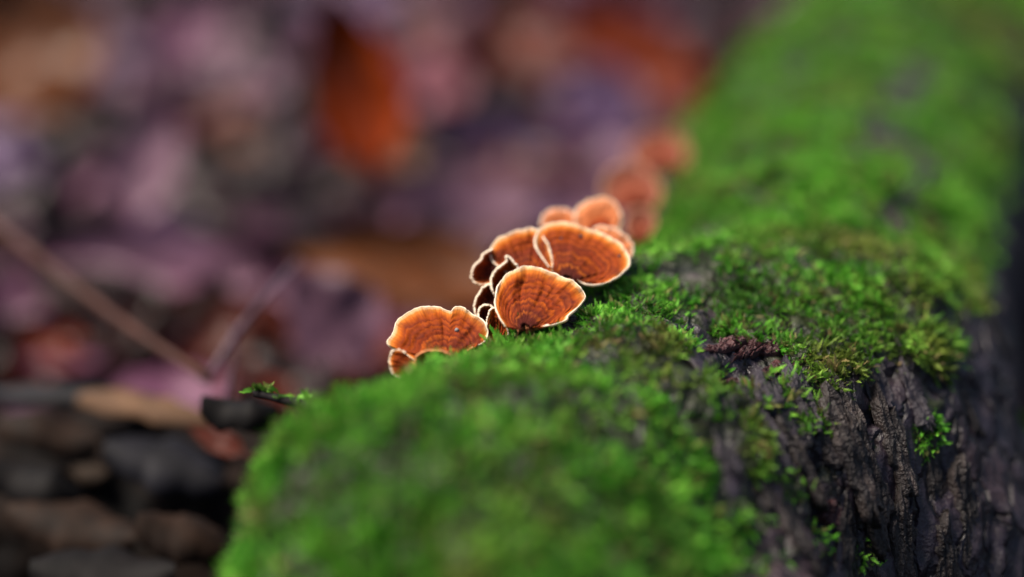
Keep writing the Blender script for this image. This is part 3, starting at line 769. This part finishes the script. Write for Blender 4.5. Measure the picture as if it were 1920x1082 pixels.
# ------------------------------------------------------------------ fallen leaves
PAL = {  # mauve, pink, violet: bluish sky sheen of wet leaves put into the base colour
    'mauve': (0.100, 0.036, 0.068), 'pink': (0.150, 0.042, 0.058), 'violet grey': (0.078, 0.042, 0.092), 'pale mauve': (0.145, 0.070, 0.105),
    'dark brown': (0.017, 0.007, 0.007), 'rust orange': (0.165, 0.0210, 0.001), 'reddish brown': (0.080, 0.014, 0.006), 'tan': (0.150, 0.048, 0.015), 'ochre brown': (0.120, 0.033, 0.005)}
ML = {k: mat_leaf('leaf_' + k.replace(' ', '_'), c) for k, c in PAL.items()}
def leaf_mesh(L, Wd, seed, mat, lobed=False, curl=0.25):
    rng = np.random.default_rng(seed)
    nl, nw = 25, 11
    t = np.linspace(0, 1, nl); s = np.linspace(-1, 1, nw)
    prof = np.sin(PI * t ** 0.85) ** 0.75 * (1 - 0.25 * t)
    if lobed: prof = prof * (0.72 + 0.28 * np.cos(t * PI * 9))
    prof = np.maximum(prof, 0.02)
    T, Sg = np.meshgrid(t, s, indexing='ij')
    X = Sg * prof[:, None] * Wd / 2 * (1 + 0.05 * rng.normal(size=(nl, 1)))
    Y = (T - 0.5) * L + 0.10 * L * np.abs(Sg) * (0.5 - T)
    Z = curl * Wd * (0.55 * Sg ** 2 * rng.uniform(-.6, 1) + 0.30 * np.abs(Sg)) + curl * L * rng.uniform(-.7, .7) * (T - 0.5) ** 2 * 1.5
    Z = Z + 0.10 * Wd * perlin(np.stack([X * 4 / Wd + seed, Y * 4 / L, 0 * X], -1)) + 0.05 * L * perlin(np.stack([X * 2 / Wd + seed, Y * 2 / L, 0 * X + 3], -1))
    P = np.stack([X, Y, Z], -1).reshape(-1, 3)
    Q = P - np.array([0, 0, 0.035])
    f = grid_faces(nl, nw)
    V = np.concatenate([P, Q]); F = np.concatenate([f, f[:, ::-1] + len(P)])
    uv = np.stack([(Sg + 1) / 2, T], -1).reshape(-1, 2); uv = np.concatenate([uv, uv])
    me = mesh_from('fallen_leaf', V, F, mat, uv)
    mid = np.stack([X, Y, Z], -1)[:, nw // 2]
    stalk = np.concatenate([mid[:1] + np.array([[0, -0.28 * L, -0.02 * L]]), mid[:1] + np.array([[0, -0.13 * L, 0]]), mid[::3]])
    sv_, sf_ = tube(stalk + np.array([0, 0, 0.02]), np.linspace(0.09, 0.03, len(stalk)), 6)
    return me, mesh_from('midrib', sv_, sf_, mat)
def place(o, w, yaw, tilt, tdir):
    """yaw about the leaf's normal; then the leaf leans tilt towards azimuth tdir"""
    ax = Vector((-math.sin(tdir), math.cos(tdir), 0))
    o.matrix_local = Matrix.Translation(Vector(w) * S) @ Matrix.Rotation(tilt, 4, ax) @ Matrix.Rotation(yaw, 4, 'Z')
TOCAM = -PI / 2
def big_leaf(px_, py_, hgt, L, Wd, yaw, tilt, colr, label, seed, lobed=False, d=None, tdir=TOCAM, curl=.25):
    d = ground_depth(py_, hgt) if d is None else d
    me, rib = leaf_mesh(L, Wd, seed, ML[colr], lobed, curl)
    o = link('fallen_leaf', me); link('midrib', rib, o)
    tag(o, label, 'leaf', 'leaves lying on the forest floor')
    place(o, at(px_, py_, d), math.radians(yaw), math.radians(tilt), tdir)
    return o
big_leaf(55, 90, 11, 14, 11.5, 35, 58, 'tan', 'big tan-orange leaf in the top left corner', 1)
big_leaf(668, 160, 13, 12.5, 6.4, 14, 66, 'rust orange', 'vivid rust-orange leaf standing upright at the top centre', 2, curl=.4)
big_leaf(715, 265, 7, 9, 5.0, 20, 52, 'ochre brown', 'brown leaf just below the vivid rust-orange leaf', 3)
big_leaf(1185, 100, 9, 14, 7.0, 50, 55, 'rust orange', 'rust-orange leaf slanting near the top beside the mossy trunk', 4)
big_leaf(1000, 120, 5, 14, 9.0, 30, 40, 'reddish brown', 'large dark reddish-brown leaf between the two orange leaves at the top', 5)
big_leaf(280, 305, 8, 9.5, 5.0, -18, 55, 'pale mauve', 'pale mauve elongated leaf left of centre', 6)
big_leaf(745, 505, 8, 13.5, 5.6, 80, 45, 'ochre brown', 'long ochre-brown leaf lying left of the mushrooms', 7)
big_leaf(620, 590, 8, 6.4, 5.2, 40, 65, 'pale mauve', 'bright lilac leaf left of the broad mushroom', 8)
big_leaf(300, 510, 6, 14, 4.2, 80, 40, 'pale mauve', 'long pale mauve leaf lying across the left side', 9)
big_leaf(810, 140, 6, 8, 6, 20, 50, 'pink', 'pink leaf just right of the vivid rust-orange leaf', 10)
big_leaf(1110, 190, 6, 9, 7, 60, 45, 'violet grey', 'blue-violet leaf below the slanting orange leaf', 11)
big_leaf(930, 280, 5, 11, 7, 70, 40, 'violet grey', 'wide violet-grey leaf above the large back mushroom', 12)
big_leaf(860, 375, 6, 12, 4.5, 84, 40, 'pale mauve', 'pale mauve leaf lying just above the mushroom clump', 13)
big_leaf(480, 155, 6, 6, 4.5, 10, 50, 'pale mauve', 'small pale mauve leaf left of the vivid rust-orange leaf', 14)
big_leaf(210, 580, 5, 12, 5, 65, 35, 'dark brown', 'dark brown leaf under the slanting twig', 15)
big_leaf(405, 826, 0, 2.8, 1.1, 62, 40, 'reddish brown', 'small red-brown leaf scrap at the end of the tan bark strip', 16, d=70)
big_leaf(1885, 850, 0, 8, 3.2, -8, 75, 'reddish brown', 'dark red-brown leaf at the lower right edge beside the log', 17, d=80)
big_leaf(450, 275, 6, 2.6, 1.1, 70, 50, 'tan', 'tiny pale curled leaf edge catching light left of centre', 18)
big_leaf(370, 70, 6, 11, 8, -30, 45, 'mauve', 'broad mauve leaf right of the big tan one at the top', 19)
big_leaf(640, 20, 6, 11, 6, 75, 45, 'violet grey', 'violet-grey leaf at the top edge above the vivid rust-orange leaf', 20)

# the rest of the litter in view: single leaves that nothing tells apart within one colour
protos = []
names = ['mauve', 'mauve', 'dark brown', 'violet grey', 'pale mauve', 'dark brown', 'dark brown', 'reddish brown', 'reddish brown']
for i in range(18):
    cn = names[i % 9]
    me, rib = leaf_mesh(random.uniform(6.5, 12), random.uniform(4.0, 7.0), 500 + i, ML[cn], i % 4 == 3, 0.3)
    protos.append((cn, me, rib))
done = 0
trunk_px = lambda py_: np.interp(py_, [-100, 0, 100, 200, 300, 420, 520, 620, 690, 760], [1640, 1560, 1420, 1330, 1290, 1210, 1180, 950, 640, 560])
while done < 170:
    py_ = random.uniform(-60, 760)
    px_ = random.uniform(-150, trunk_px(py_) + 40)
    h_ = random.uniform(0.5, 4.5)
    cn, me, rib = protos[random.randrange(len(protos))]
    if py_ > 620 and random.random() < 0.5: continue
    o = link('fallen_leaf', me); link('midrib', rib, o)
    tag(o, 'blurred %s fallen leaf among others in the litter behind the log' % cn, 'leaf', '%s leaves in the litter behind the log' % cn)
    place(o, at(px_, py_, ground_depth(py_, h_)), random.uniform(0, 2 * PI), math.radians(abs(random.gauss(22, 16))), TOCAM + random.uniform(-1.4, 1.4))
    done += 1
# litter carpet beneath and beyond: one mass
V, F, U, off = [], [], [], 0
rng = np.random.default_rng(77)
for i in range(2600):
    r = rng.uniform()
    x, y = (rng.uniform(-110, 130), rng.uniform(40, 300)) if r < 0.75 else (rng.uniform(-400, 500), rng.uniform(-200, 700))
    L, Wd = rng.uniform(5, 9), rng.uniform(3, 5)
    t = np.linspace(0, 1, 6); w_ = np.sin(PI * np.clip(t, .03, .97)) ** .8 * Wd / 2
    cz = rng.uniform(-1, 1) * 1.2
    P = np.concatenate([np.stack([s * w_, (t - .5) * L, cz * (s * s) * 0.7 + cz * (t - .5) ** 2 * 3], -1) for s in (-1, 0, 1)])
    R = np.array(Euler((rng.normal() * .3, rng.normal() * .3, rng.uniform(0, 6.28))).to_matrix())
    V.append(P @ R.T + np.array([x, y, 0.0])); F.append(grid_faces(3, 6) + off); off += 18
    U.append(np.tile([[rng.uniform(), 0.5]], (18, 1)))
V = np.concatenate(V); V[:, 2] += ground_h(V[:, 0], V[:, 1]) + 0.8
k = NT('leaf_litter')
uvn = k.n('ShaderNodeUVMap'); sep = k.n('ShaderNodeSeparateXYZ'); k.l(uvn.outputs[0], sep.inputs[0])
c = k.ramp(sep.outputs['X'], [(0, (0.010, 0.006, 0.008)), (.25, (0.018, 0.008, 0.009)), (.45, (0.045, 0.021, 0.038)), (.6, (0.014, 0.009, 0.015)), (.75, (0.06, 0.028, 0.05)), (.88, (0.035, 0.009, 0.006)), (1, (0.018, 0.007, 0.007))], 'CONSTANT')  # mauve stops hold painted sky sheen, as on the single leaves
k.l(c, k.b.inputs['Base Color']); k.b.inputs['Roughness'].default_value = 0.6; k.b.inputs['Specular IOR Level'].default_value = 0.12
lit = link('leaf_litter', mesh_from('leaf_litter', V, np.concatenate(F), k.m, np.concatenate(U)))
tag(lit, kind='stuff')
